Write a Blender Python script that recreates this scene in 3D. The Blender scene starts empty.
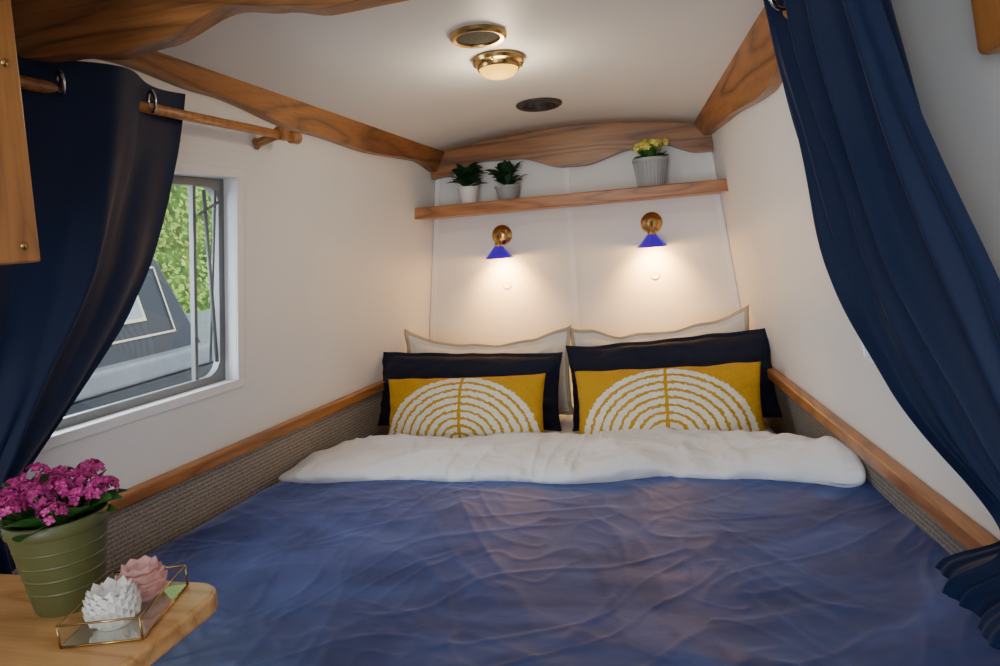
import bpy, bmesh, math, random
from mathutils import Vector, Matrix, noise
random.seed(7)
S=bpy.context.scene
COL=S.collection
# ------------------------------------------------------------------ helpers
class MB:
    def __init__(s): s.v=[];s.f=[];s.m=[]
    def add(s,vs,fs,mi=0,M=None):
        o=len(s.v)
        for v in vs:
            v=Vector(v)
            if M is not None: v=M@v
            s.v.append(tuple(v))
        for f in fs:
            s.f.append(tuple(i+o for i in f)); s.m.append(mi)
    def box(s,x0,x1,y0,y1,z0,z1,mi=0,M=None):
        s.hexa([(x0,y0,z0),(x1,y0,z0),(x1,y1,z0),(x0,y1,z0),(x0,y0,z1),(x1,y0,z1),(x1,y1,z1),(x0,y1,z1)],mi,M)
    def hexa(s,v,mi=0,M=None):
        s.add(v,[(0,3,2,1),(4,5,6,7),(0,1,5,4),(1,2,6,5),(2,3,7,6),(3,0,4,7)],mi,M)
    def grid(s,fn,nu,nv,mi=0,M=None):
        vs=[fn(i/nu,j/nv) for j in range(nv+1) for i in range(nu+1)]
        n=nu+1
        fs=[]
        for j in range(nv):
            for i in range(nu):
                fs.append((j*n+i,j*n+i+1,(j+1)*n+i+1,(j+1)*n+i))
        s.add(vs,fs,mi,M)
    def lathe(s,prof,n=32,mi=0,M=None):
        k=len(prof);vs=[]
        for (r,z) in prof:
            for i in range(n):
                a=2*math.pi*i/n; vs.append((r*math.cos(a),r*math.sin(a),z))
        fs=[]
        for j in range(k-1):
            for i in range(n):
                fs.append((j*n+i,j*n+(i+1)%n,(j+1)*n+(i+1)%n,(j+1)*n+i))
        s.add(vs,fs,mi,M)
    def tube(s,pts,r,n=12,mi=0,cap=True):
        pts=[Vector(p) for p in pts];vs=[];k=len(pts)
        rs=r if isinstance(r,(list,tuple)) else [r]*k
        up=None
        for j,p in enumerate(pts):
            t=(pts[min(j+1,k-1)]-pts[max(j-1,0)]).normalized()
            if up is None:
                up=t.orthogonal().normalized()
            up=(up-t*up.dot(t)).normalized()
            b=t.cross(up)
            for i in range(n):
                a=2*math.pi*i/n
                vs.append(p+(up*math.cos(a)+b*math.sin(a))*rs[j])
        fs=[]
        for j in range(k-1):
            for i in range(n):
                fs.append((j*n+i,j*n+(i+1)%n,(j+1)*n+(i+1)%n,(j+1)*n+i))
        if cap:
            fs.append(tuple(range(n))[::-1]); fs.append(tuple((k-1)*n+i for i in range(n)))
        s.add(vs,fs,mi)
    def obj(s,name,mats,smooth=True,parent=None,bevel=0,doubles=False,auto=None):
        me=bpy.data.meshes.new(name);me.from_pydata(s.v,[],s.f)
        for m in mats: me.materials.append(m)
        for p,mi in zip(me.polygons,s.m): p.material_index=mi
        bm=bmesh.new();bm.from_mesh(me)
        if doubles: bmesh.ops.remove_doubles(bm,verts=bm.verts,dist=1e-5)
        bmesh.ops.recalc_face_normals(bm,faces=bm.faces)
        bm.to_mesh(me);bm.free()
        for p in me.polygons: p.use_smooth=smooth
        o=bpy.data.objects.new(name,me);COL.objects.link(o)
        if parent: o.parent=parent
        if bevel:
            b=o.modifiers.new('b','BEVEL');b.width=bevel;b.segments=3;b.limit_method='ANGLE';b.angle_limit=math.radians(40)
        if auto and smooth:
            e=o.modifiers.new('es','EDGE_SPLIT');e.split_angle=math.radians(auto)
        return o
def empty(name,loc=(0,0,0)):
    o=bpy.data.objects.new(name,None);COL.objects.link(o);o.location=loc;o.empty_display_size=.05
    return o
def keep(parent,*obs):
    for o in obs:
        o.parent=parent;o.matrix_parent_inverse=Matrix.Translation(parent.location).inverted()
# ------------------------------------------------------------------ materials
def newmat(name):
    m=bpy.data.materials.new(name);m.use_nodes=True;n=m.node_tree;b=n.nodes['Principled BSDF'];return m,n,b
def lk(n,a,b): n.links.new(a,b)
def mat(name,c,rough=.5,metal=0,var=0.08,scale=8,bump=0,bscale=60,sheen=0,emit=None,es=0,trans=0,coat=0,mscale=(1,1,1),bdist=.002,spec=.5):
    m,n,b=newmat(name)
    tc=n.nodes.new('ShaderNodeTexCoord');mp=n.nodes.new('ShaderNodeMapping');mp.inputs['Scale'].default_value=mscale
    lk(n,tc.outputs['Object'],mp.inputs[0])
    nz=n.nodes.new('ShaderNodeTexNoise');nz.inputs['Scale'].default_value=scale;nz.inputs['Detail'].default_value=4
    lk(n,mp.outputs[0],nz.inputs[0])
    r=n.nodes.new('ShaderNodeValToRGB');e=r.color_ramp.elements
    e[0].position=.3;e[1].position=.7
    e[0].color=tuple(x*(1-var) for x in c)+(1,);e[1].color=tuple(min(1,x*(1+var)) for x in c)+(1,)
    lk(n,nz.outputs[0],r.inputs[0]);lk(n,r.outputs[0],b.inputs['Base Color'])
    b.inputs['Roughness'].default_value=rough;b.inputs['Metallic'].default_value=metal;b.inputs['Specular IOR Level'].default_value=spec
    if sheen:
        b.inputs['Sheen Weight'].default_value=sheen;b.inputs['Sheen Roughness'].default_value=.4
    if trans: b.inputs['Transmission Weight'].default_value=trans
    if coat: b.inputs['Coat Weight'].default_value=coat;b.inputs['Coat Roughness'].default_value=.15
    if emit: b.inputs['Emission Color'].default_value=emit+(1,);b.inputs['Emission Strength'].default_value=es
    if bump:
        n2=n.nodes.new('ShaderNodeTexNoise');n2.inputs['Scale'].default_value=bscale;n2.inputs['Detail'].default_value=4
        lk(n,mp.outputs[0],n2.inputs[0])
        bp=n.nodes.new('ShaderNodeBump');bp.inputs['Strength'].default_value=bump;bp.inputs['Distance'].default_value=bdist
        lk(n,n2.outputs[0],bp.inputs['Height']);lk(n,bp.outputs[0],b.inputs['Normal'])
    return m
def wood(name,dark,light,axis='X',rough=.35,freq=1.0,rings=9,k=.5):
    m,n,b=newmat(name)
    tc=n.nodes.new('ShaderNodeTexCoord');mp=n.nodes.new('ShaderNodeMapping')
    sc={'X':(1.3,10,10),'Y':(10,1.3,10),'Z':(10,10,1.3)}[axis]
    mp.inputs['Scale'].default_value=tuple(x*freq for x in sc)
    lk(n,tc.outputs['Object'],mp.inputs[0])
    nz=n.nodes.new('ShaderNodeTexNoise');nz.inputs['Scale'].default_value=.8;nz.inputs['Detail'].default_value=1.5
    lk(n,mp.outputs[0],nz.inputs[0])
    mu=n.nodes.new('ShaderNodeMath');mu.operation='MULTIPLY';mu.inputs[1].default_value=rings*2
    lk(n,nz.outputs[0],mu.inputs[0])
    fr=n.nodes.new('ShaderNodeMath');fr.operation='PINGPONG';fr.inputs[1].default_value=1
    lk(n,mu.outputs[0],fr.inputs[0])
    pw=n.nodes.new('ShaderNodeMath');pw.operation='POWER';pw.inputs[1].default_value=.55
    lk(n,fr.outputs[0],pw.inputs[0])
    mp2=n.nodes.new('ShaderNodeMapping');s2={'X':(3,60,60),'Y':(60,3,60),'Z':(60,60,3)}[axis];mp2.inputs['Scale'].default_value=s2
    lk(n,tc.outputs['Object'],mp2.inputs[0])
    nf=n.nodes.new('ShaderNodeTexNoise');nf.inputs['Scale'].default_value=3;nf.inputs['Detail'].default_value=4
    lk(n,mp2.outputs[0],nf.inputs[0])
    mx=n.nodes.new('ShaderNodeMath');mx.operation='MULTIPLY_ADD';mx.inputs[1].default_value=k
    lk(n,pw.outputs[0],mx.inputs[0]);
    m3=n.nodes.new('ShaderNodeMath');m3.operation='MULTIPLY';m3.inputs[1].default_value=.65
    lk(n,nf.outputs[0],m3.inputs[0]);lk(n,m3.outputs[0],mx.inputs[2])
    r=n.nodes.new('ShaderNodeValToRGB');e=r.color_ramp.elements
    e[0].position=.25;e[1].position=.82;e[0].color=dark+(1,);e[1].color=light+(1,)
    lk(n,mx.outputs[0],r.inputs[0]);lk(n,r.outputs[0],b.inputs['Base Color'])
    b.inputs['Roughness'].default_value=rough
    bp=n.nodes.new('ShaderNodeBump');bp.inputs['Strength'].default_value=.2;bp.inputs['Distance'].default_value=.002
    lk(n,mx.outputs[0],bp.inputs['Height']);lk(n,bp.outputs[0],b.inputs['Normal'])
    return m
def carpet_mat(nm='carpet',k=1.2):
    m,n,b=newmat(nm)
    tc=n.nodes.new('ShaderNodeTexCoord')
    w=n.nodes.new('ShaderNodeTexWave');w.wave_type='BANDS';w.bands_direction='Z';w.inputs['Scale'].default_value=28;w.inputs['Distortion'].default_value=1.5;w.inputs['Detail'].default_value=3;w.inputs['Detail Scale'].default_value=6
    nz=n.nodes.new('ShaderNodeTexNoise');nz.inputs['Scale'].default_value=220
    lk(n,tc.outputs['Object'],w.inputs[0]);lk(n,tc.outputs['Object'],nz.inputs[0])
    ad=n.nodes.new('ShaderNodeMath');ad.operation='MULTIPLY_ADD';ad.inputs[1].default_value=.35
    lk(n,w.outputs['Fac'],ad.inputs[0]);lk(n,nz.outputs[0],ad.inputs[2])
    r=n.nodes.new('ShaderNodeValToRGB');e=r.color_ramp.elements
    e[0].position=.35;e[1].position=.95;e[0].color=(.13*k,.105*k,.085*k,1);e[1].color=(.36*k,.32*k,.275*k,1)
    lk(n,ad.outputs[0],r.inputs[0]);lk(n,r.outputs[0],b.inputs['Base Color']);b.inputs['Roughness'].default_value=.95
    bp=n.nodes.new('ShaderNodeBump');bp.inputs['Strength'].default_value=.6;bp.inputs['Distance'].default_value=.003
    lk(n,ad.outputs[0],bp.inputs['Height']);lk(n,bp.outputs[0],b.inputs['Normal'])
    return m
def duvet_mat():
    m,n,b=newmat('navy_velvet')
    tc=n.nodes.new('ShaderNodeTexCoord')
    def nz(scale,det,msc,rot=0,dist=0):
        mp=n.nodes.new('ShaderNodeMapping');mp.inputs['Scale'].default_value=msc;mp.inputs['Rotation'].default_value=(0,0,rot)
        lk(n,tc.outputs['Object'],mp.inputs[0])
        t=n.nodes.new('ShaderNodeTexNoise');t.inputs['Scale'].default_value=scale;t.inputs['Detail'].default_value=det;t.inputs['Distortion'].default_value=dist
        lk(n,mp.outputs[0],t.inputs[0]);return t.outputs[0]
    a=nz(3.4,5,(1,1.6,1),.35,1.3)
    r=n.nodes.new('ShaderNodeValToRGB');e=r.color_ramp.elements
    e[0].position=.36;e[1].position=.68;e[0].color=(.021,.034,.125,1);e[1].color=(.052,.080,.235,1)
    lk(n,a,r.inputs[0]);lk(n,r.outputs[0],b.inputs['Base Color'])
    b.inputs['Roughness'].default_value=.46;b.inputs['Specular IOR Level'].default_value=.34;b.inputs['Specular Tint'].default_value=(.45,.62,1,1)
    b.inputs['Sheen Weight'].default_value=.7;b.inputs['Sheen Roughness'].default_value=.3;b.inputs['Sheen Tint'].default_value=(.36,.46,.98,1)
    h1=nz(2.0,2,(1,1.8,1),.5,.6);h3=nz(20,3,(1,1.2,1),.2,.6)
    q=n.nodes.new('ShaderNodeMath');q.operation='MULTIPLY_ADD';q.inputs[1].default_value=.060;lk(n,h3,q.inputs[0]);lk(n,h1,q.inputs[2])
    bp=n.nodes.new('ShaderNodeBump');bp.inputs['Strength'].default_value=.6;bp.inputs['Distance'].default_value=.03
    lk(n,q.outputs[0],bp.inputs['Height']);lk(n,bp.outputs[0],b.inputs['Normal'])
    return m
def cushion_mat():
    m,n,b=newmat('mustard_arch_tufted')
    tc=n.nodes.new('ShaderNodeTexCoord');sp=n.nodes.new('ShaderNodeSeparateXYZ');
    wob=n.nodes.new('ShaderNodeTexNoise');wob.inputs['Scale'].default_value=85;wob.inputs['Detail'].default_value=2
    lk(n,tc.outputs['Object'],wob.inputs[0])
    lk(n,tc.outputs['Object'],sp.inputs[0])
    def M(op,a,c=None,d=None):
        q=n.nodes.new('ShaderNodeMath');q.operation=op
        for i,x in enumerate((a,c,d)):
            if x is None: continue
            if isinstance(x,(int,float)): q.inputs[i].default_value=x
            else: lk(n,x,q.inputs[i])
        return q.outputs[0]
    x=sp.outputs[0];z=M('ADD',sp.outputs[2],.098)
    zz=M('MULTIPLY',z,1.17);xx=M('MULTIPLY',x,.955)
    rr=M('SQRT',M('ADD',M('MULTIPLY',xx,xx),M('MULTIPLY',zz,zz)))
    rr=M('ADD',rr,M('MULTIPLY',M('SUBTRACT',wob.outputs[0],.5),.016))
    ph=M('FRACT',M('DIVIDE',rr,.0277))
    ring=M('GREATER_THAN',ph,.33)
    lim=M('LESS_THAN',rr,.2493);lim2=M('GREATER_THAN',rr,.010)
    ax=M('ABSOLUTE',M('ADD',x,M('MULTIPLY',M('SUBTRACT',wob.outputs[0],.5),.010)))
    gap=M('GREATER_THAN',ax,.0055)
    k=M('MULTIPLY',M('MULTIPLY',ring,lim),M('MULTIPLY',lim2,gap))
    mx=n.nodes.new('ShaderNodeMix');mx.data_type='RGBA'
    mx.inputs['A'].default_value=(.58,.31,.008,1);mx.inputs['B'].default_value=(.84,.80,.68,1)
    lk(n,k,mx.inputs['Factor']);lk(n,mx.outputs['Result'],b.inputs['Base Color'])
    b.inputs['Roughness'].default_value=.95
    f=n.nodes.new('ShaderNodeTexNoise');f.inputs['Scale'].default_value=170;lk(n,tc.outputs['Object'],f.inputs[0])
    hh=M('ADD',M('MULTIPLY',k,1.0),M('MULTIPLY',f.outputs[0],1.2))
    bp=n.nodes.new('ShaderNodeBump');bp.inputs['Strength'].default_value=1;bp.inputs['Distance'].default_value=.006
    lk(n,hh,bp.inputs['Height']);lk(n,bp.outputs[0],b.inputs['Normal'])
    return m
OAK_D,OAK_L=(.080,.030,.009),(.34,.140,.042)
m_oakx=wood('oak_x',OAK_D,OAK_L,'X',rings=10);m_oaky=wood('oak_y',OAK_D,OAK_L,'Y',rings=8)
m_shelf=wood('oak_shelf',(.18,.066,.019),(.44,.18,.055),'X',freq=1.6)
m_railw=wood('oak_rail',(.20,.075,.022),(.44,.185,.055),'Y')
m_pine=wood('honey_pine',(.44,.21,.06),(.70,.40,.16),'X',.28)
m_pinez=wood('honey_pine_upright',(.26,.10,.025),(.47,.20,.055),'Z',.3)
m_wall=mat('painted_wall',(.83,.83,.82),.5,var=.02,scale=3,bump=.08,bscale=90)
m_ceil=mat('painted_ceiling',(.71,.72,.71),.5,var=.02,scale=2,bump=.05,bscale=60)
m_white=mat('white_gloss',(.86,.86,.86),.3,var=.02)
m_alu=mat('aluminium',(.19,.195,.20),.5,metal=.3,var=.08)
m_steel=mat('eyelet_steel',(.7,.7,.7),.2,metal=1,var=.05)
m_brass=mat('brass',(.48,.32,.12),.25,metal=1,var=.1)
m_dark=mat('black_plastic',(.02,.02,.02),.5,var=.2)
m_mesh=mat('vent_mesh',(.05,.043,.032),.9,var=.6,scale=300,spec=.1)
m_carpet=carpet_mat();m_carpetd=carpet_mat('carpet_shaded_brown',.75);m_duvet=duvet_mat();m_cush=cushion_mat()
m_curt=mat('navy_curtain',(.0028,.012,.050),.62,var=.12,scale=300,sheen=.06,bump=.25,bscale=400,bdist=.0008,spec=.28)
m_navy=mat('navy_pillow',(.0055,.0085,.026),.7,var=.15,scale=6,sheen=.03,bump=.5,bscale=16,bdist=.012,spec=.25)
m_linen=mat('white_linen',(.78,.76,.71),.85,var=.03,scale=5,bump=.9,bscale=11,bdist=.024,sheen=.1)
m_cream=mat('cream_border',(.50,.42,.31),.85,var=.05,scale=20,bump=.3,bscale=30)
m_cotton=mat('white_cotton',(.80,.81,.84),.8,var=.02,scale=5,bump=.9,bscale=9,bdist=.03)
m_leaf=mat('leaf_green',(.045,.16,.03),.4,var=.45,scale=40)
m_leafd=mat('leaf_dark',(.015,.055,.018),.45,var=.4,scale=40)
m_pinkf=mat('pink_petals',(.52,.035,.25),.6,var=.5,scale=110)
m_yelf=mat('yellow_petals',(.85,.72,.16),.6,var=.25,scale=90)
m_olive=mat('olive_enamel',(.098,.105,.035),.42,var=.06)
m_ceram=mat('white_ceramic',(.82,.81,.78),.4,var=.03)
m_pinkc=mat('pink_ceramic',(.74,.42,.40),.45,var=.08)
m_greyc=mat('grey_ceramic',(.36,.37,.38),.45,var=.06)
m_soil=mat('soil',(.03,.02,.012),.9,var=.4,scale=80,bump=.6)
m_blue=mat('cobalt_glass',(.015,.003,.30),.15,var=.1,emit=(.09,.01,1.0),es=.35,coat=.5)
m_floor=wood('floor_boards',(.12,.06,.025),(.3,.16,.07),'Y')
m_bed=mat('bed_base_wood',(.25,.14,.06),.5)
m_glow=mat('lamp_glass',(.05,.02,.002),.6,emit=(1.0,.56,.06),es=3.0,spec=.05)
m_bulb=mat('bulb_glass',(.95,.8,.5),.3,emit=(1.0,.62,.22),es=12)
def glassmat(name,tint=(1,1,1),g=.06):
    m,n,b=newmat(name);n.nodes.remove(b)
    t=n.nodes.new('ShaderNodeBsdfTransparent');t.inputs[0].default_value=tint+(1,)
    gl=n.nodes.new('ShaderNodeBsdfGlossy');gl.inputs['Roughness'].default_value=.02
    mx=n.nodes.new('ShaderNodeMixShader');mx.inputs[0].default_value=g
    lk(n,t.outputs[0],mx.inputs[1]);lk(n,gl.outputs[0],mx.inputs[2]);lk(n,mx.outputs[0],n.nodes['Material Output'].inputs[0]);return m
m_glass=glassmat('window_glass');m_tray=glassmat('tray_glass',(.95,.97,.95),.14)
# ------------------------------------------------------------------ room geometry
YB=2.83
def W(side,y,z):
    k=.1155 if side<0 else .092
    return .657+k*(YB-y)-.137*(z-.95)
def wp(side,y,z,off=0): return (side*(W(side,y,z)-off),y,z)
def wh(mb,side,y0,y1,z0,z1,o0,o1,mi=0):
    v=[wp(side,y0,z0,o0),wp(side,y0,z0,o1),wp(side,y1,z0,o1),wp(side,y1,z0,o0),wp(side,y0,z1,o0),wp(side,y0,z1,o1),wp(side,y1,z1,o1),wp(side,y1,z1,o0)]
    mb.hexa(v,mi)
def wceil(y): return W(-1,y,1.85)
def zc(x,y): return 1.864+.055*(YB-y)-.052*min(1.3,(x/wceil(y))**2)
YR=-1.6
WIN={-1:(.92,1.63,1.14,1.665),1:(1.17,1.52,1.16,1.60)}
for side,nm in((-1,'left'),(1,'right')):
    y0,y1,z0,z1=WIN[side];mb=MB()
    wh(mb,side,YR,y0,0,2.12,-.055,0);wh(mb,side,y1,YB+.04,0,2.0,-.055,0)
    wh(mb,side,y0,y1,0,z0,-.055,0);wh(mb,side,y0,y1,z1,2.0,-.055,0)
    mb.obj('wall_'+nm,[m_wall],smooth=False)
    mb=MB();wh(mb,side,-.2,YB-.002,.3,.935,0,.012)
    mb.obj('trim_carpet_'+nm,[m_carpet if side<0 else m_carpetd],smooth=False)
    mb=MB();wh(mb,side,-.2,YB-.002,.934,.968,0,.030)
    mb.obj('trim_rail_'+nm,[m_railw],smooth=False,bevel=.005)
mb=MB();mb.box(-.85,.85,YB,YB+.05,0,2.0);mb.obj('wall_back',[m_wall],smooth=False)
mb=MB();mb.box(-1.25,-.4,YR-.05,YR,0,2.2);mb.box(.4,1.25,YR-.05,YR,0,2.2);mb.box(-.4,.4,YR-.05,YR,1.85,2.2)
mb.obj('wall_rear',[m_wall],smooth=False)
mb=MB();mb.box(-1.4,1.4,YR-.05,YB+.05,-.05,0);mb.obj('floor',[m_floor],smooth=False)
mb=MB()
def cf(u,v):
    y=YR-.05+(YB+.1-YR)*v;w=wceil(y)+.03;x=(2*u-1)*w;return(x,y,zc(x,y))
mb.grid(cf,30,20);o=mb.obj('ceiling',[m_ceil]);sm=o.modifiers.new('s','SOLIDIFY');sm.thickness=.03;sm.offset=1
mb=MB()
mb.box(-.014,.006,YB-.006,YB,.8,1.86)
for sx in(-1,1):
    def bx(z): return sx*(W(sx,YB,z)-.012)
    v=[]
    for z in(.8,1.80):
        v+= [(bx(z)-.01,YB-.008,z),(bx(z)+.01,YB-.008,z),(bx(z)+.01,YB,z),(bx(z)-.01,YB,z)]
    mb.hexa(v)
mb.obj('trim_panel_battens',[m_white],smooth=False)
mb=MB();wh(mb,1,.50,.918,1.61,1.95,0,.03);mb.obj('trim_upright_right',[m_pinez],smooth=False,bevel=.008)
def lerp_tab(tab,x):
    if x<=tab[0][0]: return tab[0][1]
    for (a,b),(c,d) in zip(tab,tab[1:]):
        if x<=c:
            t=(x-a)/(c-a);t=t*t*(3-2*t);return b+(d-b)*t
    return tab[-1][1]
tab=[(-.56,1.722),(-.50,1.728),(-.34,1.774),(-.20,1.770),(.0,1.718),(.06,1.716),(.26,1.758),(.36,1.764),(.50,1.722),(.57,1.718)]
mb=MB();N=80
for i in range(N):
    a=-.552+1.104*i/N;b=-.552+1.104*(i+1)/N
    y0,y1=YB-.05,YB
    mb.hexa([(a,y0,lerp_tab(tab,a)),(b,y0,lerp_tab(tab,b)),(b,y1,lerp_tab(tab,b)),(a,y1,lerp_tab(tab,a)),(a,y0,zc(a,y0)+.004),(b,y0,zc(b,y0)+.004),(b,y1,zc(b,y1)+.004),(a,y1,zc(a,y1)+.004)])
o=mb.obj('trim_beam_back',[m_oakx],doubles=True,auto=40)
tab=[(-.9,1.825),(-.74,1.826),(-.60,1.818),(-.50,1.806),(-.42,1.814),(-.28,1.848),(-.20,1.836),(-.12,1.821),(0,1.824),(.12,1.86),(.3,1.85),(.5,1.82),(.9,1.83)]
mb=MB();N=110
for i in range(N):
    a=-.76+1.52*i/N;b=-.76+1.52*(i+1)/N
    y0,y1=1.03,1.07
    mb.hexa([(a,y0,lerp_tab(tab,a)),(b,y0,lerp_tab(tab,b)),(b,y1,lerp_tab(tab,b)),(a,y1,lerp_tab(tab,a)),(a,y0,zc(a,y0)+.004),(b,y0,zc(b,y0)+.004),(b,y1,zc(b,y1)+.004),(a,y1,zc(a,y1)+.004)])
mb.obj('trim_beam_cross',[m_oakx],doubles=True,auto=40)
T={-1:[(.5,1.86),(1.05,1.858),(1.267,1.872),(1.512,1.850),(1.9,1.805),(2.3,1.780),(2.6,1.782),(2.83,1.745)],
    1:[(.5,1.80),(1.2,1.80),(1.50,1.815),(1.85,1.752),(2.35,1.772),(2.83,1.778)]}
for side,nm in((-1,'left'),(1,'right')):
    mb=MB();N=70
    for i in range(N):
        y0=1.07+(YB-.055-1.07)*i/N;y1=1.07+(YB-.055-1.07)*(i+1)/N
        v=[]
        for z in('b','t'):
            for (y,o) in((y0,0),(y0,1),(y1,1),(y1,0)):
                zb=lerp_tab(T[side],y)
                if z=='b': v.append(wp(side,y,zb,.028 if o else .0))
                else:
                    off=.056 if o else .0
                    x=side*(W(side,y,1.86)-off);zt=zc(x,y)+.004
                    v.append((x,y,zt))
        mb.hexa(v)
    mb.obj('trim_cornice_'+nm,[m_oaky],doubles=True,auto=40)
mb=MB();mb.hexa([(-.596,2.65,1.562),(.600,2.65,1.562),(.572,2.83,1.562),(-.572,2.83,1.562),(-.592,2.65,1.606),(.596,2.65,1.606),(.568,2.83,1.606),(-.568,2.83,1.606)])
mb.obj('wooden_shelf',[m_shelf],smooth=False,bevel=.004)
# ------------------------------------------------------------------ windows
for side in(-1,1):
    y0,y1,z0,z1=WIN[side];
    E=empty('window_%d'%(1 if side<0 else 2),wp(side,(y0+y1)/2,(z0+z1)/2))
    mb=MB();t=.024
    for (a,b,c,d) in((y0-t,y1+t,z1,z1+t),(y0-t,y1+t,z0-t,z0),(y0-t,y0,z0,z1),(y1,y1+t,z0,z1)): wh(mb,side,a,b,c,d,0,.006)
    o1=mb.obj('architrave',[m_white],smooth=False,bevel=.002)
    mb=MB();t=.02;o_=-.052;p_=-.034
    wh(mb,side,y0,y1,z1-t,z1,o_,p_);wh(mb,side,y0,y1,z0,z0+t,o_,p_);wh(mb,side,y0,y0+t,z0+t,z1-t,o_,p_);wh(mb,side,y1-t,y1,z0+t,z1-t,o_,p_)
    R=.045
    for (cy,cz,sy_,sz_) in((y1-t,z0+t,-1,1),(y1-t,z1-t,-1,-1),(y0+t,z0+t,1,1),(y0+t,z1-t,1,-1)):
        n=8
        for i in range(n):
            a0=math.pi/2*i/n;a1=math.pi/2*(i+1)/n
            P=[(0,0),(R-R*math.sin(a0),R-R*math.cos(a0)),(R-R*math.sin(a1),R-R*math.cos(a1))]
            pts=[(cy+sy_*p,cz+sz_*q) for p,q in P]
            v=[wp(side,a,b,o_) for a,b in pts]+[wp(side,a,b,p_) for a,b in pts]
            mb.add(v,[(0,1,2),(3,5,4),(0,3,4,1),(1,4,5,2),(2,5,3,0)])
    ym=y1-.095
    wh(mb,side,ym-.005,ym+.005,z0+t,z1-t,o_,-.040)
    o2=mb.obj('aluminium_frame',[m_alu],smooth=False)
    mb=MB()
    mb.tube([Vector(wp(side,ym+.02,z1-.03,-.03)),Vector(wp(side,ym+.035,z0+.06,-.01))],.005,8)
    mb.tube([Vector(wp(side,ym+.06,z1-.03,-.03)),Vector(wp(side,ym+.035,z0+.06,-.03))],.0035,8)
    mb.tube([Vector(wp(side,ym+.00,z1-.09,-.03)),Vector(wp(side,ym+.060,z1-.06,-.02))],.004,8)
    o3=mb.obj('window_stay',[m_alu])
    mb=MB();mb.add([wp(side,y0,z0,-.045),wp(side,y1,z0,-.045),wp(side,y1,z1,-.045),wp(side,y0,z1,-.045)],[(0,1,2,3)])
    o4=mb.obj('glass',[m_glass],smooth=False)
    keep(E,o1,o2,o3,o4)
# ------------------------------------------------------------------ curtains + rods
def smoothtab(rows,z):
    rows=sorted(rows,reverse=True)
    if z>=rows[0][0]: return rows[0][1:]
    for a,b in zip(rows,rows[1:]):
        if z>=b[0]:
            t=(a[0]-z)/(a[0]-b[0]);return tuple(p+(q-p)*t for p,q in zip(a[1:],b[1:]))
    return rows[-1][1:]
def curtain(side,rows,nf,seed,p0,h2):
    zt=rows[0][0];zb=rows[-1][0];mb=MB()
    def fn(u,v):
        z=zt+(zb-zt)*v
        acc=[0,0,0,0]
        for d in(-.03,-.015,0,.015,.03):
            q=smoothtab(rows,z+d)
            for i in range(4): acc[i]+=q[i]/5
        ya,yb,off,amp=acc
        uu=u+.03*math.sin(3*math.pi*u+v*4+seed)*min(1,v*3)
        y=ya+(yb-ya)*uu
        ph=2*math.pi*nf*u+p0
        k=min(1,v*2.0)
        d=amp*(math.sin(ph)+k*h2*math.sin(2.3*ph+1.3+3*v)+k*h2*.6*math.sin(4.3*ph+.4-2*v))
        d+=.014*noise.noise(Vector((u*9+seed,v*4,seed)))*k
        zz=z-.02*math.sin(math.pi*u)*v
        yy=y+.25*amp*math.cos(ph)
        return wp(side,yy,zz,max(.02,off+d))
    mb.grid(fn,220,100)
    return mb.obj('fabric',[m_curt])
def rod(side,ya,yb,z,off):
    mb=MB();pa=Vector(wp(side,ya,z,off));pb=Vector(wp(side,yb,z-.012,off));d=(pb-pa).normalized()
    mb.tube([pa,pb],.011,16)
    mb.tube([pb-d*.01,pb-d*.008,pb+d*.008,pb+d*.02,pb+d*.024],[.011,.017,.015,.016,.011],16)
    for y in(yb-.05,ya+.06):
        a=Vector(wp(side,y,z-.025,.0));b=Vector(wp(side,y,z-.008,off))
        mb.tube([a,a.lerp(b,.15),b],[.017,.011,.011],12)
        mb.tube([b-d*.013,b+d*.013],[.017,.017],16)
    return mb.obj('curtain_rod',[m_pinez]),pa,pb
def rings(side,ys,z,off):
    mb=MB()
    for y,dy in ys:
        c=Vector(wp(side,y,z,off));n=Vector((side*-.55,.9*dy,0)).normalized()
        t=Vector((0,0,1));b=n.cross(t)
        K=24;m=8;vs=[];fs=[]
        for i in range(K):
            a=2*math.pi*i/K;rd=t*math.cos(a)+b*math.sin(a)
            for j in range(m):
                q=2*math.pi*j/m;vs.append(c+rd*(.019+.005*math.cos(q))+n*.003*math.sin(q))
        for i in range(K):
            for j in range(m): fs.append((i*m+j,i*m+(j+1)%m,((i+1)%K)*m+(j+1)%m,((i+1)%K)*m+j))
        mb.add(vs,fs)
    return mb.obj('eyelets',[m_steel])
Lrows=[(1.828,.86,1.405,.085,.042),(1.70,.86,1.380,.085,.034),(1.594,.85,1.345,.085,.028),(1.45,.84,1.285,.085,.022),(1.354,.83,1.225,.08,.02),(1.185,.81,1.08,.075,.017),(1.10,.82,1.0,.07,.015),(1.06,.83,.97,.065,.013),(.98,.835,.98,.07,.016),(.93,.835,.985,.07,.018)]
Rrows=[(1.84,.935,1.34,.115,.034),(1.70,.915,1.33,.115,.032),(1.575,.88,1.315,.11,.028),(1.43,.81,1.285,.105,.026),(1.31,.75,1.235,.10,.024),(1.17,.72,1.10,.085,.020),(1.09,.72,.905,.07,.013),(1.05,.73,.915,.07,.010),(1.0,.74,1.0,.075,.009),(.94,.75,1.10,.085,.009),(.915,.75,1.125,.09,.009)]
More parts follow.
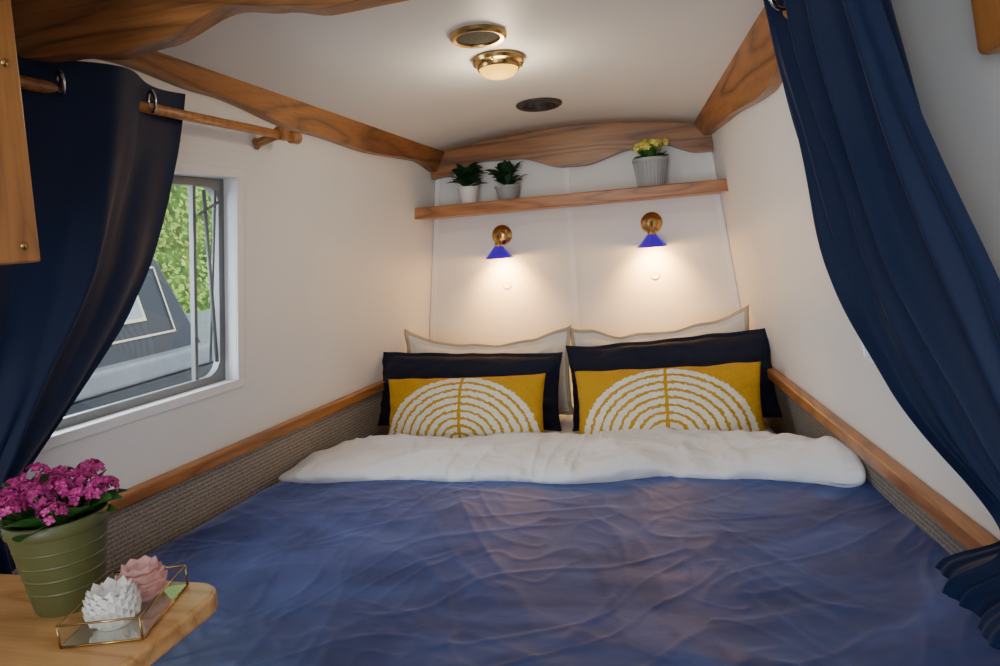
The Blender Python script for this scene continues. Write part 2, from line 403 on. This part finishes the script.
for side,rows,nf,p0,h2 in((-1,Lrows,1.37,3.0,.42),(1,Rrows,4,0,.35)):
    E=empty('curtain',wp(side,1.1,1.8,.08))
    f=curtain(side,rows,nf,3+side,p0,h2)
    r_,pa,pb=rod(side,.90 if side<0 else .75,1.76 if side<0 else 1.30,1.782,.075 if side<0 else .11)
    rg=rings(side,[(1.067,1),(1.265,1)] if side<0 else [(1.03,1),(1.19,1)],1.785,.098 if side<0 else .14)
    keep(E,f,r_,rg)
# ------------------------------------------------------------------ bed
BED=empty('bed',(0,1.7,.4))
def bw(y,z=.8,side=1): return W(side,y,z)-.015
mb=MB();mb.hexa([(-bw(.78,.3,-1),.78,0),(bw(.78,.3),.78,0),(bw(2.82,.3),2.82,0),(-bw(2.82,.3,-1),2.82,0),(-bw(.78,.6,-1),.78,.58),(bw(.78,.6),.78,.58),(bw(2.82,.6),2.82,.58),(-bw(2.82,.6,-1),2.82,.58)])
a=mb.obj('bed_base',[m_bed],smooth=False)
mb=MB();MT=.768
mb.hexa([(-bw(.80,.8,-1)+.02,.80,.58),(bw(.80,.8)-.02,.80,.58),(bw(2.815,.8)-.02,2.815,.58),(-bw(2.815,.8,-1)+.02,2.815,.58),(-bw(.80,.8,-1)+.02,.80,MT),(bw(.80,.8)-.02,.80,MT),(bw(2.815,.8)-.02,2.815,MT),(-bw(2.815,.8,-1)+.02,2.815,MT)])
b=mb.obj('mattress',[m_cotton],smooth=False,bevel=.02)
keep(BED,a,b)
DUV=empty('duvet',(0,1.4,.80))
def ridge(x,y,s,ang,str_,seed,k=3.0,p=2):
    c,s_=math.cos(ang),math.sin(ang);a=(x*c+y*s_)*s;b=(-x*s_+y*c)*s*str_
    wx=noise.noise(Vector((a*.5,b*.5,seed+9)))
    v=noise.noise(Vector((a+wx,b+wx*1.5,seed)))
    return (1-min(1,abs(v)*k))**p
def dz(x,y):
    h=.016*noise.noise(Vector((x*1.8,y*1.8,1)))+.006*noise.noise(Vector((x*4,y*4,4)))
    msk=.55+.9*noise.noise(Vector((x*1.5+4,y*1.5,7)));msk=max(0,min(1,msk))
    near=.6+.4*max(0,min(1,(1.7-y)/.6))
    h+=near*msk*(.0070*ridge(x,y,1.7,.45,.4,1,7)+.0055*ridge(x,y,2.6,-.5,.4,5,7)+.0045*ridge(x,y,4,1.1,.4,8,7))
    h+=near*(.0026*ridge(x,y,5,.3,.35,12,7)+.0022*ridge(x,y,9,-.9,.5,16,6)+.0017*ridge(x,y,13,.6,.5,19,5))
    return h
mb=MB();yF=.74
def df(u,v):
    L=.28;tot=L+(1.96-yF);s=v*tot
    yy=yF+max(0,s-L);hang=max(0,L-s)
    wl=W(-1,yy,.82)-.028;wr=W(1,yy,.85)-.015
    x=-wl+(wl+wr)*u
    e=min(1,u/.07);e=1-(1-e)**2.2
    rise=max(0,(u-.86)/.14)**1.6*.060*max(0,min(1,(1.86-yy)/.2))
    z=.798+.018*e+dz(x,yy)*(.4+.6*e)+rise
    if u<.0001: z=.775
    y=yy
    if s<L+.06:
        q=(L+.06-s)
        if q<.06: z-=.02*(q/.06)**2
        else: z-=.02
    if hang>0:
        z-=hang; y=yF-.02*math.sin(min(1,hang/.03)*1.57)+.01*math.sin(x*18)*hang*2
    return (x,y,z)
mb.grid(df,300,300)
a=mb.obj('navy_cover',[m_duvet])
mb=MB()
def ff(u,v):
    x0=-W(-1,1.8,.85)+.030;x1=W(1,1.62,.9)-.012
    x=x0+(x1-x0)*u
    tl=min(1,(u)/.12);tr=min(1,(1-u)/.035);tp=(math.sin(tl*math.pi/2)**.75)*(math.sin(tr*math.pi/2)**.5)
    el=max(0,1-u/.18);er=max(0,1-(1-u)/.17)
    a=2*math.pi*v
    ry=(.185-.08*er+.012*math.sin(x*7+1))*(.35+.65*tp);rz=.031*(.25+.75*tp)+.010*er
    cyy=1.93+.012*math.sin(x*5)-.12*el**1.5-.29*er**1.6
    ca,sa=math.cos(a),math.sin(a)
    y=cyy+ry*math.copysign(abs(ca)**.85,ca)
    z=.820+rz*(math.copysign(abs(sa)**.85,sa))+.002*tp+.070*er**1.5
    if sa>-.2:
        z+=.011*noise.noise(Vector((x*5,y*8,3)))+.009*ridge(x,y,4,.9,.45,21,4)*tp+.008*ridge(x,y,5,-.6,.45,25,4)*tp+.006*ridge(x,y,10,.1,.35,29,4)*tp+.006*noise.noise(Vector((x*14,y*14,5)))
    y+=.020*noise.noise(Vector((x*5,0,9)))+.006*noise.noise(Vector((x*17,0,11)))
    return(x,y,z)
mb.grid(ff,280,60)
b=mb.obj('white_fold',[m_cotton],doubles=True)
keep(DUV,a,b)
# ------------------------------------------------------------------ pillows
def pillow(name,w,h,t,loc,lean,mats,seed,flange=0,yaw=0,roll=0,peak=0,sag=0,wr=.006,pinch=.04,top=.012):
    mb=MB();nx,ny=80,50
    def surf(sgn):
        def fn(a,b):
            u=2*a-1;v=2*b-1
            fx=1-flange/(w/2);fz=1-flange/(h/2)
            iu=min(1,abs(u)/fx);iv=min(1,abs(v)/fz)
            th=((1-iu**2.6)*(1-iv**2.6))**.5*t/2
            x=w/2*u*(1-pinch*(1-v*v));z=h/2*v*(1-pinch*1.6*(1-u*u))
            if v>0:
                z+=peak*abs(u)**5*v**2-sag*(1-u*u)*v
                z+=top*noise.noise(Vector((u*3.5,seed,2)))*v
            n=noise.noise(Vector((u*3+seed,v*3,sgn*2)))*.5+noise.noise(Vector((u*7+seed,v*6,sgn*3)))*.35
            rdg=ridge(u*w*.5,v*h*.5,9,.8+seed,.5,seed)+.7*ridge(u*w*.5,v*h*.5,14,-.4+seed,.4,seed+3)
            y=sgn*(th+(.0015 if flange else .0))+ (sgn*n*wr*2*(th/(t/2))) + sgn*rdg*wr*(th/(t/2))
            y+= .012*noise.noise(Vector((u*4,v*4,seed+7)))*max(abs(u),abs(v))**4*(1.6 if flange else .7)
            if abs(u)>.9999 or abs(v)>.9999: y=.012*noise.noise(Vector((u*4,v*4,seed+7)))*(1.6 if flange else .7)
            return(x,y,z)
        return fn
    mb.grid(surf(-1),nx,ny);mb.grid(surf(1),nx,ny)
    if flange and len(mats)>1:
        k=0
        for q in range(2):
            for j in range(ny):
                for i in range(nx):
                    u=abs(2*(i+.5)/nx-1);v=abs(2*(j+.5)/ny-1)
                    if u>1-flange/(w/2)*.5 or v>1-flange/(h/2)*.5: mb.m[k]=1
                    k+=1
    o=mb.obj(name,mats,doubles=True)
    o.location=loc;o.rotation_euler=(-lean,roll,yaw)
    return o
pillow('white_pillow',.665,.32,.15,(-.330,2.57,.946),math.radians(10),[m_linen,m_cream],1,flange=.03,peak=.035,sag=.035,roll=.02,wr=.017,yaw=.03,top=.018)
pillow('white_pillow',.655,.33,.15,(.328,2.59,.952),math.radians(10),[m_linen,m_cream],5,flange=.03,peak=.025,sag=.03,roll=-.07,wr=.017,top=.018)
pillow('navy_pillow',.69,.27,.13,(-.358,2.39,.922),math.radians(16),[m_navy],2,flange=.012,peak=.010,roll=.045,sag=-.012,wr=.008,top=.006)
pillow('navy_pillow',.69,.29,.13,(.354,2.40,.932),math.radians(16),[m_navy],8,flange=.012,peak=.012,roll=-.055,sag=-.012,wr=.008,top=.006)
pillow('patterned_cushion',.555,.245,.12,(-.316,2.19,.892),math.radians(20),[m_cush],3,wr=.003,sag=-.004,top=.004)
pillow('patterned_cushion',.575,.255,.12,(.346,2.19,.897),math.radians(20),[m_cush],6,wr=.003,sag=-.004,roll=-.02,top=.004)
# ------------------------------------------------------------------ ceiling fittings
def lampM(x,y): 
    sl=math.atan(.055);return Matrix.Translation((x,y,zc(x,y)))@Matrix.Rotation(-sl,4,'X')
M=lampM(-.033,1.845)
mb=MB()
mb.lathe([(.0,.002),(.068,.002),(.070,-.006),(.066,-.014),(.058,-.018),(.056,-.026),(.053,-.030),(.050,-.028),(.048,-.02),(0,-.02)],40,0,M)
mb.lathe([(.050,-.024),(.048,-.034),(.040,-.042),(.024,-.048),(0.0001,-.050)],32,1,M)
for i in range(3):
    a=i*2.094+.5;mb.lathe([(.0001,-.012),(.004,-.014),(.004,-.020),(.0001,-.021)],8,0,M@Matrix.Translation((.062*math.cos(a),.062*math.sin(a),0)))
mb.obj('ceiling_lamp',[m_brass,m_glow],auto=35)
M=lampM(-.035,1.655)
mb=MB();mb.lathe([(.068,.002),(.066,-.008),(.060,-.012),(.052,-.010),(.050,-.004),(.050,.0)],40,0,M)
mb.lathe([(.052,-.006),(.0001,-.006)],40,1,M)
mb.obj('ceiling_vent',[m_brass,m_mesh],auto=35)
M=lampM(-.02,2.365)
mb=MB();mb.lathe([(.076,.002),(.076,-.006),(.068,-.011),(.060,-.009),(.056,-.006),(.0001,-.010)],40,0,M)
for k in range(1,5): mb.lathe([(.012*k,-.008),(.012*k+.002,-.012),(.012*k+.004,-.008)],32,0,M)
mb.lathe([(.0001,-.014),(.008,-.013),(.010,-.009)],16,0,M)
mb.obj('ceiling_speaker',[m_dark],auto=35)
# ------------------------------------------------------------------ wall lamps
for x in(-.286,.314):
    E=empty('wall_lamp',(x,YB,1.475))
    mb=MB();M=Matrix.Translation((x,YB,1.474))@Matrix.Rotation(math.pi/2,4,'X')
    mb.lathe([(.042,0),(.042,.006),(.036,.012),(.024,.016),(.020,.026),(.014,.034),(.0001,.036)],32,0,M)
    P=[(x,YB-.03,1.474),(x,YB-.055,1.478),(x,YB-.078,1.471),(x,YB-.085,1.455),(x,YB-.085,1.435)]
    mb.tube(P,[.007,.007,.007,.008,.011],12)
    mb.lathe([(.0001,1.447),(.012,1.446),(.016,1.438),(.016,1.428),(.010,1.424)],20,0,Matrix.Translation((x,YB-.085,0)))
    a=mb.obj('brass_bracket',[m_brass],auto=40)
    mb=MB();mb.lathe([(.014,1.432),(.020,1.428),(.058,1.384),(.0565,1.383),(.018,1.425),(.012,1.429)],40,0,Matrix.Translation((x,YB-.085,0)))
    b=mb.obj('cobalt_shade',[m_blue],auto=40)
    mb=MB();mb.lathe([(.0001,1.425),(.010,1.420),(.015,1.407),(.012,1.397),(.0001,1.393)],16,0,Matrix.Translation((x,YB-.085,0)))
    c=mb.obj('bulb',[m_bulb])
    l=bpy.data.lights.new('lamp_light','POINT');l.energy=2.0;l.color=(1,.52,.16);l.shadow_soft_size=.012
    lo=bpy.data.objects.new('lamp_light',l);COL.objects.link(lo);lo.location=(x,YB-.085,1.380)
    l=bpy.data.lights.new('lamp_beam','SPOT');l.energy=20;l.color=(1,.50,.13);l.shadow_soft_size=.02;l.spot_size=math.radians(112);l.spot_blend=1
    l2=bpy.data.objects.new('lamp_beam',l);COL.objects.link(l2);l2.location=(x,YB-.095,1.385);l2.rotation_euler=Vector((0,.7,-1)).to_track_quat('-Z','Y').to_euler()
    keep(E,a,b,c,lo,l2)
    mb=MB();M=Matrix.Translation((x+.004,YB,1.27))@Matrix.Rotation(math.pi/2,4,'X')
    mb.lathe([(.018,0),(.018,.003),(.015,.005),(.012,.003),(.0001,.003)],24,0,M);mb.obj('wall_button_switch',[m_white])
# ------------------------------------------------------------------ plants
def leaf(mb,M,L,Wd,curl,mi,n=5):
    vs=[];fs=[]
    for i in range(n+1):
        t=i/n;w=Wd*math.sin(math.pi*min(1,t*.93+.05))**.7;x=L*t*math.cos(curl*t*.6);z=L*.5*math.sin(curl*t)-L*.35*curl*t*t
        vs+=[(x,-w/2,z+w*.15),(x,0,z),(x,w/2,z+w*.15)]
    for i in range(n):
        for k in(0,1): fs.append((i*3+k,i*3+k+1,(i+1)*3+k+1,(i+1)*3+k))
    mb.add(vs,fs,mi,M)
def potprof(rt,rb,h):
    return [(.0001,0),(rb*.97,0),(rb,.003),(rt*.97,h*.86),(rt,h*.86),(rt*1.03,h*.88),(rt*1.03,h*.98),(rt*1.0,h),(rt*.93,h),(rt*.90,h*.8),(.0001,h*.8)]
def flower(mb,c,nrm,r,mi):
    t=nrm.orthogonal().normalized();b=nrm.cross(t);a0=random.random()*6
    vs=[];fs=[]
    for i in range(4):
        a=a0+i*2*math.pi/4;d=t*math.cos(a)+b*math.sin(a);e=-t*math.sin(a)+b*math.cos(a)
        o=len(vs);vs+=[c,c+d*r*.6+e*r*.45+nrm*r*.25,c+d*r+nrm*r*.35*random.random(),c+d*r*.6-e*r*.45+nrm*r*.25];fs.append((o,o+1,o+2,o+3))
    mb.add(vs,fs,mi)
def plant(name,loc,rt,rb,h,pm,leaves,lL,lW,lm,fl=None,ribs=False,height=0,elmin=-.1):
    E=empty(name,loc);x,y,z=loc;T=Matrix.Translation(loc)
    mb=MB();mb.lathe(potprof(rt,rb,h),40,0,T)
    if ribs:
        for i in range(28):
            a=2*math.pi*i/28
            mb.tube([(x+rb*math.cos(a),y+rb*math.sin(a),z+.004),(x+rt*.97*math.cos(a),y+rt*.97*math.sin(a),z+h*.84)],.0022,6)
    if h>.11:
        for zz in(.25,.4,.55,.7):
            r0=rb+(rt*.97-rb)*zz/.86;mb.lathe([(r0-.001,h*zz-.003),(r0+.0006,h*zz),(r0-.001+.0006,h*zz+.003)],40,0,T)
    a=mb.obj('pot',[pm],auto=40)
    mb=MB();mb.lathe([(rt*.91,h*.85),(rt*.5,h*.88),(.0001,h*.89)],24,0,T);s=mb.obj('soil',[m_soil])
    mb=MB()
    for i in range(leaves):
        az=i*2.399;el=random.uniform(elmin,1.0);q=random.uniform(.0,.5)
        M=Matrix.Translation((x+rt*q*math.cos(az),y+rt*q*math.sin(az),z+h*.9+random.uniform(0,height)))@Matrix.Rotation(az,4,'Z')@Matrix.Rotation(-el,4,'Y')@Matrix.Rotation(random.uniform(-.4,.4),4,'X')
        leaf(mb,M,lL*random.uniform(.7,1.15),lW*random.uniform(.8,1.1),random.uniform(.3,.9),0)
    l=mb.obj('leaves',[lm]);obs=[a,s,l]
    if fl:
        mb=MB();fr,fh,ncl,per,cr,fs_,fm=fl
        for k in range(ncl):
            rr=fr*math.sqrt((k+.5)/ncl);az=k*2.399
            cx,cy=x+rr*math.cos(az),y+rr*math.sin(az);cz=z+h+fh*(.55+.45*math.sqrt(max(0,1-(k+.5)/ncl)))+random.uniform(-.014,.010)
            mb.tube([(x+rr*.4*math.cos(az),y+rr*.4*math.sin(az),z+h*.9),(cx,cy,cz)],.0016,5,1)
            for i in range(per):
                d=Vector((random.gauss(0,1),random.gauss(0,1),random.gauss(.5,.8))).normalized()
                c=Vector((cx,cy,cz))+Vector((d.x*cr,d.y*cr,d.z*cr*.7))
                flower(mb,c,(d+Vector((0,0,.4))).normalized(),fs_*random.uniform(.8,1.25),0)
        obs.append(mb.obj('flowers',[fm,m_leaf],smooth=False))
    keep(E,*obs)
plant('potted_plant',(-.392,2.745,1.607),.040,.033,.068,m_ceram,44,.078,.045,m_leafd,height=.055,elmin=.0)
plant('potted_plant',(-.232,2.745,1.607),.050,.036,.058,m_greyc,36,.085,.034,m_leafd,height=.05,elmin=.15)
plant('potted_kalanchoe',(.322,2.735,1.607),.064,.048,.105,m_greyc,26,.06,.036,m_leaf,fl=(.058,.060,16,20,.014,.0095,m_yelf),ribs=True,elmin=.1)
plant('potted_kalanchoe',(-.462,.750,1.0),.062,.043,.130,m_olive,44,.075,.046,m_leaf,fl=(.072,.048,22,22,.0155,.0066,m_pinkf))
# ------------------------------------------------------------------ side table
mb=MB()
x1=-.260;y1=.822;R=.045;pts=[(-.79,.15),(x1-.02,.15)]
for i in range(9):
    a=math.pi/2*i/8;pts.append((x1-R+R*math.cos(a),y1-R+R*math.sin(a)))
pts+=[(-.845,y1)]
n=len(pts)
mb.add([(p[0],p[1],.972) for p in pts]+[(p[0],p[1],1.0) for p in pts],[tuple(range(n))[::-1],tuple(range(n,2*n))]+[(i,(i+1)%n,n+(i+1)%n,n+i) for i in range(n)])
top=mb.obj('table_top',[m_pine],smooth=False,bevel=.006)
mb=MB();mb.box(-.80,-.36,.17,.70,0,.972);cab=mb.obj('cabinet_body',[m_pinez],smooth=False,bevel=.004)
mb=MB();mb.box(-.76,-.40,.70,.706,.62,.93);mb2=mb.obj('drawer_front',[m_pine],smooth=False,bevel=.003)
E=empty('bedside_cabinet',(-.55,.45,0));keep(E,top,cab,mb2)
E=empty('overhead_cupboard',(-.6,.4,1.6))
mb=MB()
v=[(-.80,.05,1.47),(-.384,.05,1.47),(-.384,.718,1.47),(-.75,.718,1.47),(-.76,.05,1.93),(-.350,.05,1.93),(-.350,.712,1.93),(-.75,.712,1.93)]
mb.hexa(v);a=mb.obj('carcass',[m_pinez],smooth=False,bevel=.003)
mb=MB()
for (yy,zz) in((.695,1.49),(.695,1.70),(.695,1.88)):
    xx=-.384+.074*(zz-1.47)+.0005
    mb.lathe([(.005,0),(.005,.001),(.0001,.0022)],12,0,Matrix.Translation((xx,yy,zz))@Matrix.Rotation(math.pi/2,4,'Y'))
b=mb.obj('screw_heads',[m_brass]);keep(E,a,b)
# ------------------------------------------------------------------ tray with ornaments
E=empty('glass_tray',(-.35,.73,1.0))
C4=[(-.374,.645),(-.280,.674),(-.318,.808),(-.412,.780)]
mb=MB();Z0,Z1=1.002,1.030
for i in range(4):
    p,q=C4[i],C4[(i+1)%4]
    for z in(Z0,Z1): mb.tube([(p[0],p[1],z),(q[0],q[1],z)],.0015,6,0)
    mb.tube([(p[0],p[1],Z0),(p[0],p[1],Z1)],.0015,6,0)
a=mb.obj('brass_edges',[m_brass])
mb=MB()
for i in range(4):
    p,q=C4[i],C4[(i+1)%4];mb.add([(p[0],p[1],Z0),(q[0],q[1],Z0),(q[0],q[1],Z1),(p[0],p[1],Z1)],[(0,1,2,3)],0)
b=mb.obj('glass_sides',[m_tray],smooth=False)
mb=MB();mb.add([(p[0],p[1],1.0015) for p in C4]+[(p[0],p[1],1.003) for p in C4],[(3,2,1,0),(4,5,6,7),(0,1,5,4),(1,2,6,5),(2,3,7,6),(3,0,4,7)])
m_mir=mat('tray_mirror',(.75,.76,.74),.12,metal=.9,var=.03)
c=mb.obj('mirror_base',[m_mir],smooth=False);keep(E,a,b,c)
def lotus(name,loc,R,m,layers,pw,open_,npet=10):
    mb=MB();T=Matrix.Translation(loc)
    mb.lathe([(.0001,0),(R*.55,0),(R*.8,R*.3),(R*.82,R*.75),(R*.6,R*1.15),(R*.42,R*1.25),(R*.36,R*1.1),(.0001,R*.9)],24,0,T)
    for k in range(layers):
        f=k/(layers-1);n=npet if k<layers-1 else 8
        zc_=R*(.22+.93*f);rr=R*(.80*math.cos((f-.35)*1.2))
        tilt=(1.05-open_*(1-f))
        for i in range(n):
            az=2*math.pi*(i+.5*(k%2))/n
            M=T@Matrix.Translation((rr*math.cos(az)*.85,rr*math.sin(az)*.85,zc_))@Matrix.Rotation(az,4,'Z')@Matrix.Rotation(-tilt,4,'Y')
            L=R*.5;w=R*pw
            mb.add([(0,-w*.35,0),(0,w*.35,0),(L*.5,w*.5,0),(L,0,-L*.0),(L*.5,-w*.5,0),(L*.45,0,-R*.16),(0,0,-R*.08),(L*.4,0,R*.1)],[(0,6,5,4),(6,1,2,5),(5,2,3),(4,5,3),(0,4,7),(1,7,2),(2,7,3),(4,3,7),(0,7,1)],0,M)
    return mb.obj(name,[m],smooth=False)
lotus('white_lotus_candle_holder',(-.343,.700,1.0035),.034,m_ceram,7,.50,.25,13)
lotus('pink_lotus_candle_holder',(-.355,.766,1.0035),.032,m_pinkc,4,.85,.6)
# ------------------------------------------------------------------ outside
mb=MB();mb.box(-14,-1.15,-6,14,-.35,-.3);mb.box(1.3,14,-6,14,-.35,-.3)
m_water=mat('canal_water',(.05,.06,.045),.12,var=.3,scale=1.5,bump=.4,bscale=6,bdist=.02)
mb.obj('canal_water',[m_water],smooth=False)
m_hull=mat('boat_paint_navy',(.022,.028,.038),.5,var=.1)
m_hullg=mat('boat_paint_grey',(.22,.24,.26),.5,var=.15)
m_line=mat('coach_line_cream',(.75,.66,.45),.4)
m_pane=mat('boat_window_pane',(.34,.40,.42),.08,var=.15)
E=empty('moored_narrowboat',(-2.6,1.5,.9))
mb=MB();zt=1.51
mb.hexa([(-3.9,-3,1.0),(-2.13,-3,1.0),(-2.13,3.34,1.0),(-3.9,3.34,1.0),(-3.75,-3,zt),(-2.25,-3,zt),(-2.25,3.20,zt),(-3.75,3.20,zt)],0)
mb.hexa([(-4.0,-3.2,.93),(-2.03,-3.2,.93),(-2.03,3.4,.93),(-3.2,4.9,.93),(-4.0,-3.2,1.03),(-2.03,-3.2,1.03),(-2.03,3.4,1.03),(-3.2,4.9,1.10)],1)
mb.hexa([(-3.95,-3.2,-.3),(-2.1,-3.2,-.3),(-2.1,3.3,-.3),(-3.2,4.7,-.3),(-4.0,-3.2,.93),(-2.05,-3.2,.93),(-2.05,3.3,.93),(-3.2,4.9,.93)],0)
a=mb.obj('hull_and_cabin',[m_hull,m_hullg],smooth=False,bevel=.02)
mb=MB()
def cs(y,z,o=.008): return(-2.13-.12/(zt-1)*(z-1.0)+o,y,z)
def strip(y0,y1,z0,z1,mi,o=.008): mb.add([cs(y0,z0,o),cs(y1,z0,o),cs(y1,z1,o),cs(y0,z1,o)],[(0,1,2,3)],mi)
for yy in(1.3,2.35):
    strip(yy,yy+.80,1.12,1.130,0);strip(yy,yy+.80,1.455,1.465,0);strip(yy,yy+.010,1.12,1.465,0);strip(yy+.790,yy+.80,1.12,1.465,0)
    strip(yy+.22,yy+.62,1.20,1.42,0,.010);strip(yy+.24,yy+.60,1.22,1.40,1,.012)
b=mb.obj('coach_lines_and_panes',[m_line,m_pane],smooth=False);keep(E,a,b)
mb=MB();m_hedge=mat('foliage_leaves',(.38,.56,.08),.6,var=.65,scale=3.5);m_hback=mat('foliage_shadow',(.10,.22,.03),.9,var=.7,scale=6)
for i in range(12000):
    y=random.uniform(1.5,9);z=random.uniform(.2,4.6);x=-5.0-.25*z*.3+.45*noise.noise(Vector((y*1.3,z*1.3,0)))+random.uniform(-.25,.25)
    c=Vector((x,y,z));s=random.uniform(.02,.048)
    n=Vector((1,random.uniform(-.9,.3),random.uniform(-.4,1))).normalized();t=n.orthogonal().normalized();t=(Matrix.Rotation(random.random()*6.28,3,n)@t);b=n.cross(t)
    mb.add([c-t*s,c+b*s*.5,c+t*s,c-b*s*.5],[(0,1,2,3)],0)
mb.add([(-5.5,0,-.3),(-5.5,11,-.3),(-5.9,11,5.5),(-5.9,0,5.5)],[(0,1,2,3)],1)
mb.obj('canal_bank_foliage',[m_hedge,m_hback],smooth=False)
# ------------------------------------------------------------------ light
w=bpy.data.worlds.new('w');S.world=w;w.use_nodes=True;bg=w.node_tree.nodes['Background'];bg.inputs[0].default_value=(.80,.90,1,1);bg.inputs[1].default_value=2.6
def area(name,loc,target,sx,sy,e,c):
    l=bpy.data.lights.new(name,'AREA');l.shape='RECTANGLE';l.size=sx;l.size_y=sy;l.energy=e;l.color=c
    o=bpy.data.objects.new(name,l);COL.objects.link(o);o.location=loc;d=Vector(target)-Vector(loc);o.rotation_euler=d.to_track_quat('-Z','Y').to_euler();return o
area('rear_daylight_fill',(0,-1.5,1.15),(0,1.5,1.0),.75,1.3,21,(.86,.93,1))  # added daylight fill, set in the unseen rear opening behind the camera
area('daylight_window_left',(-1.15,1.27,1.42),(0,1.5,1.0),.6,.45,11,(.82,.91,1))
l=bpy.data.lights.new('ceiling_lamp_light','POINT');l.energy=3.2;l.color=(1,.80,.54);l.shadow_soft_size=.04
o=bpy.data.objects.new('ceiling_lamp_light',l);COL.objects.link(o);o.location=(-.033,1.84,zc(0,1.84)-.095)
l=bpy.data.lights.new('rear_fill_light','POINT');l.energy=6.5;l.color=(1,.98,.95);l.shadow_soft_size=.15  # added fill lamp behind the camera, has no ceiling fitting
o=bpy.data.objects.new('rear_fill_light',l);COL.objects.link(o);o.location=(.1,-.3,1.82)
# ------------------------------------------------------------------ camera
ps=math.atan(.2463);ph=math.atan(.1306);ro=math.radians(4.6)
R0=Vector((math.cos(ps),math.sin(ps),0));D=Vector((-math.sin(ps)*math.cos(ph),math.cos(ps)*math.cos(ph),-math.sin(ph)));U0=R0.cross(D)
Rv=R0*math.cos(ro)-U0*math.sin(ro);Uv=R0*math.sin(ro)+U0*math.cos(ro)
cam=bpy.data.cameras.new('camera');cam.lens=25.2;cam.sensor_width=36;cam.clip_start=.02
co=bpy.data.objects.new('camera',cam);COL.objects.link(co)
mw=Matrix((Rv,Uv,-D)).transposed().to_4x4();mw.translation=Vector((.368,0,1.45));co.matrix_world=mw
S.camera=co
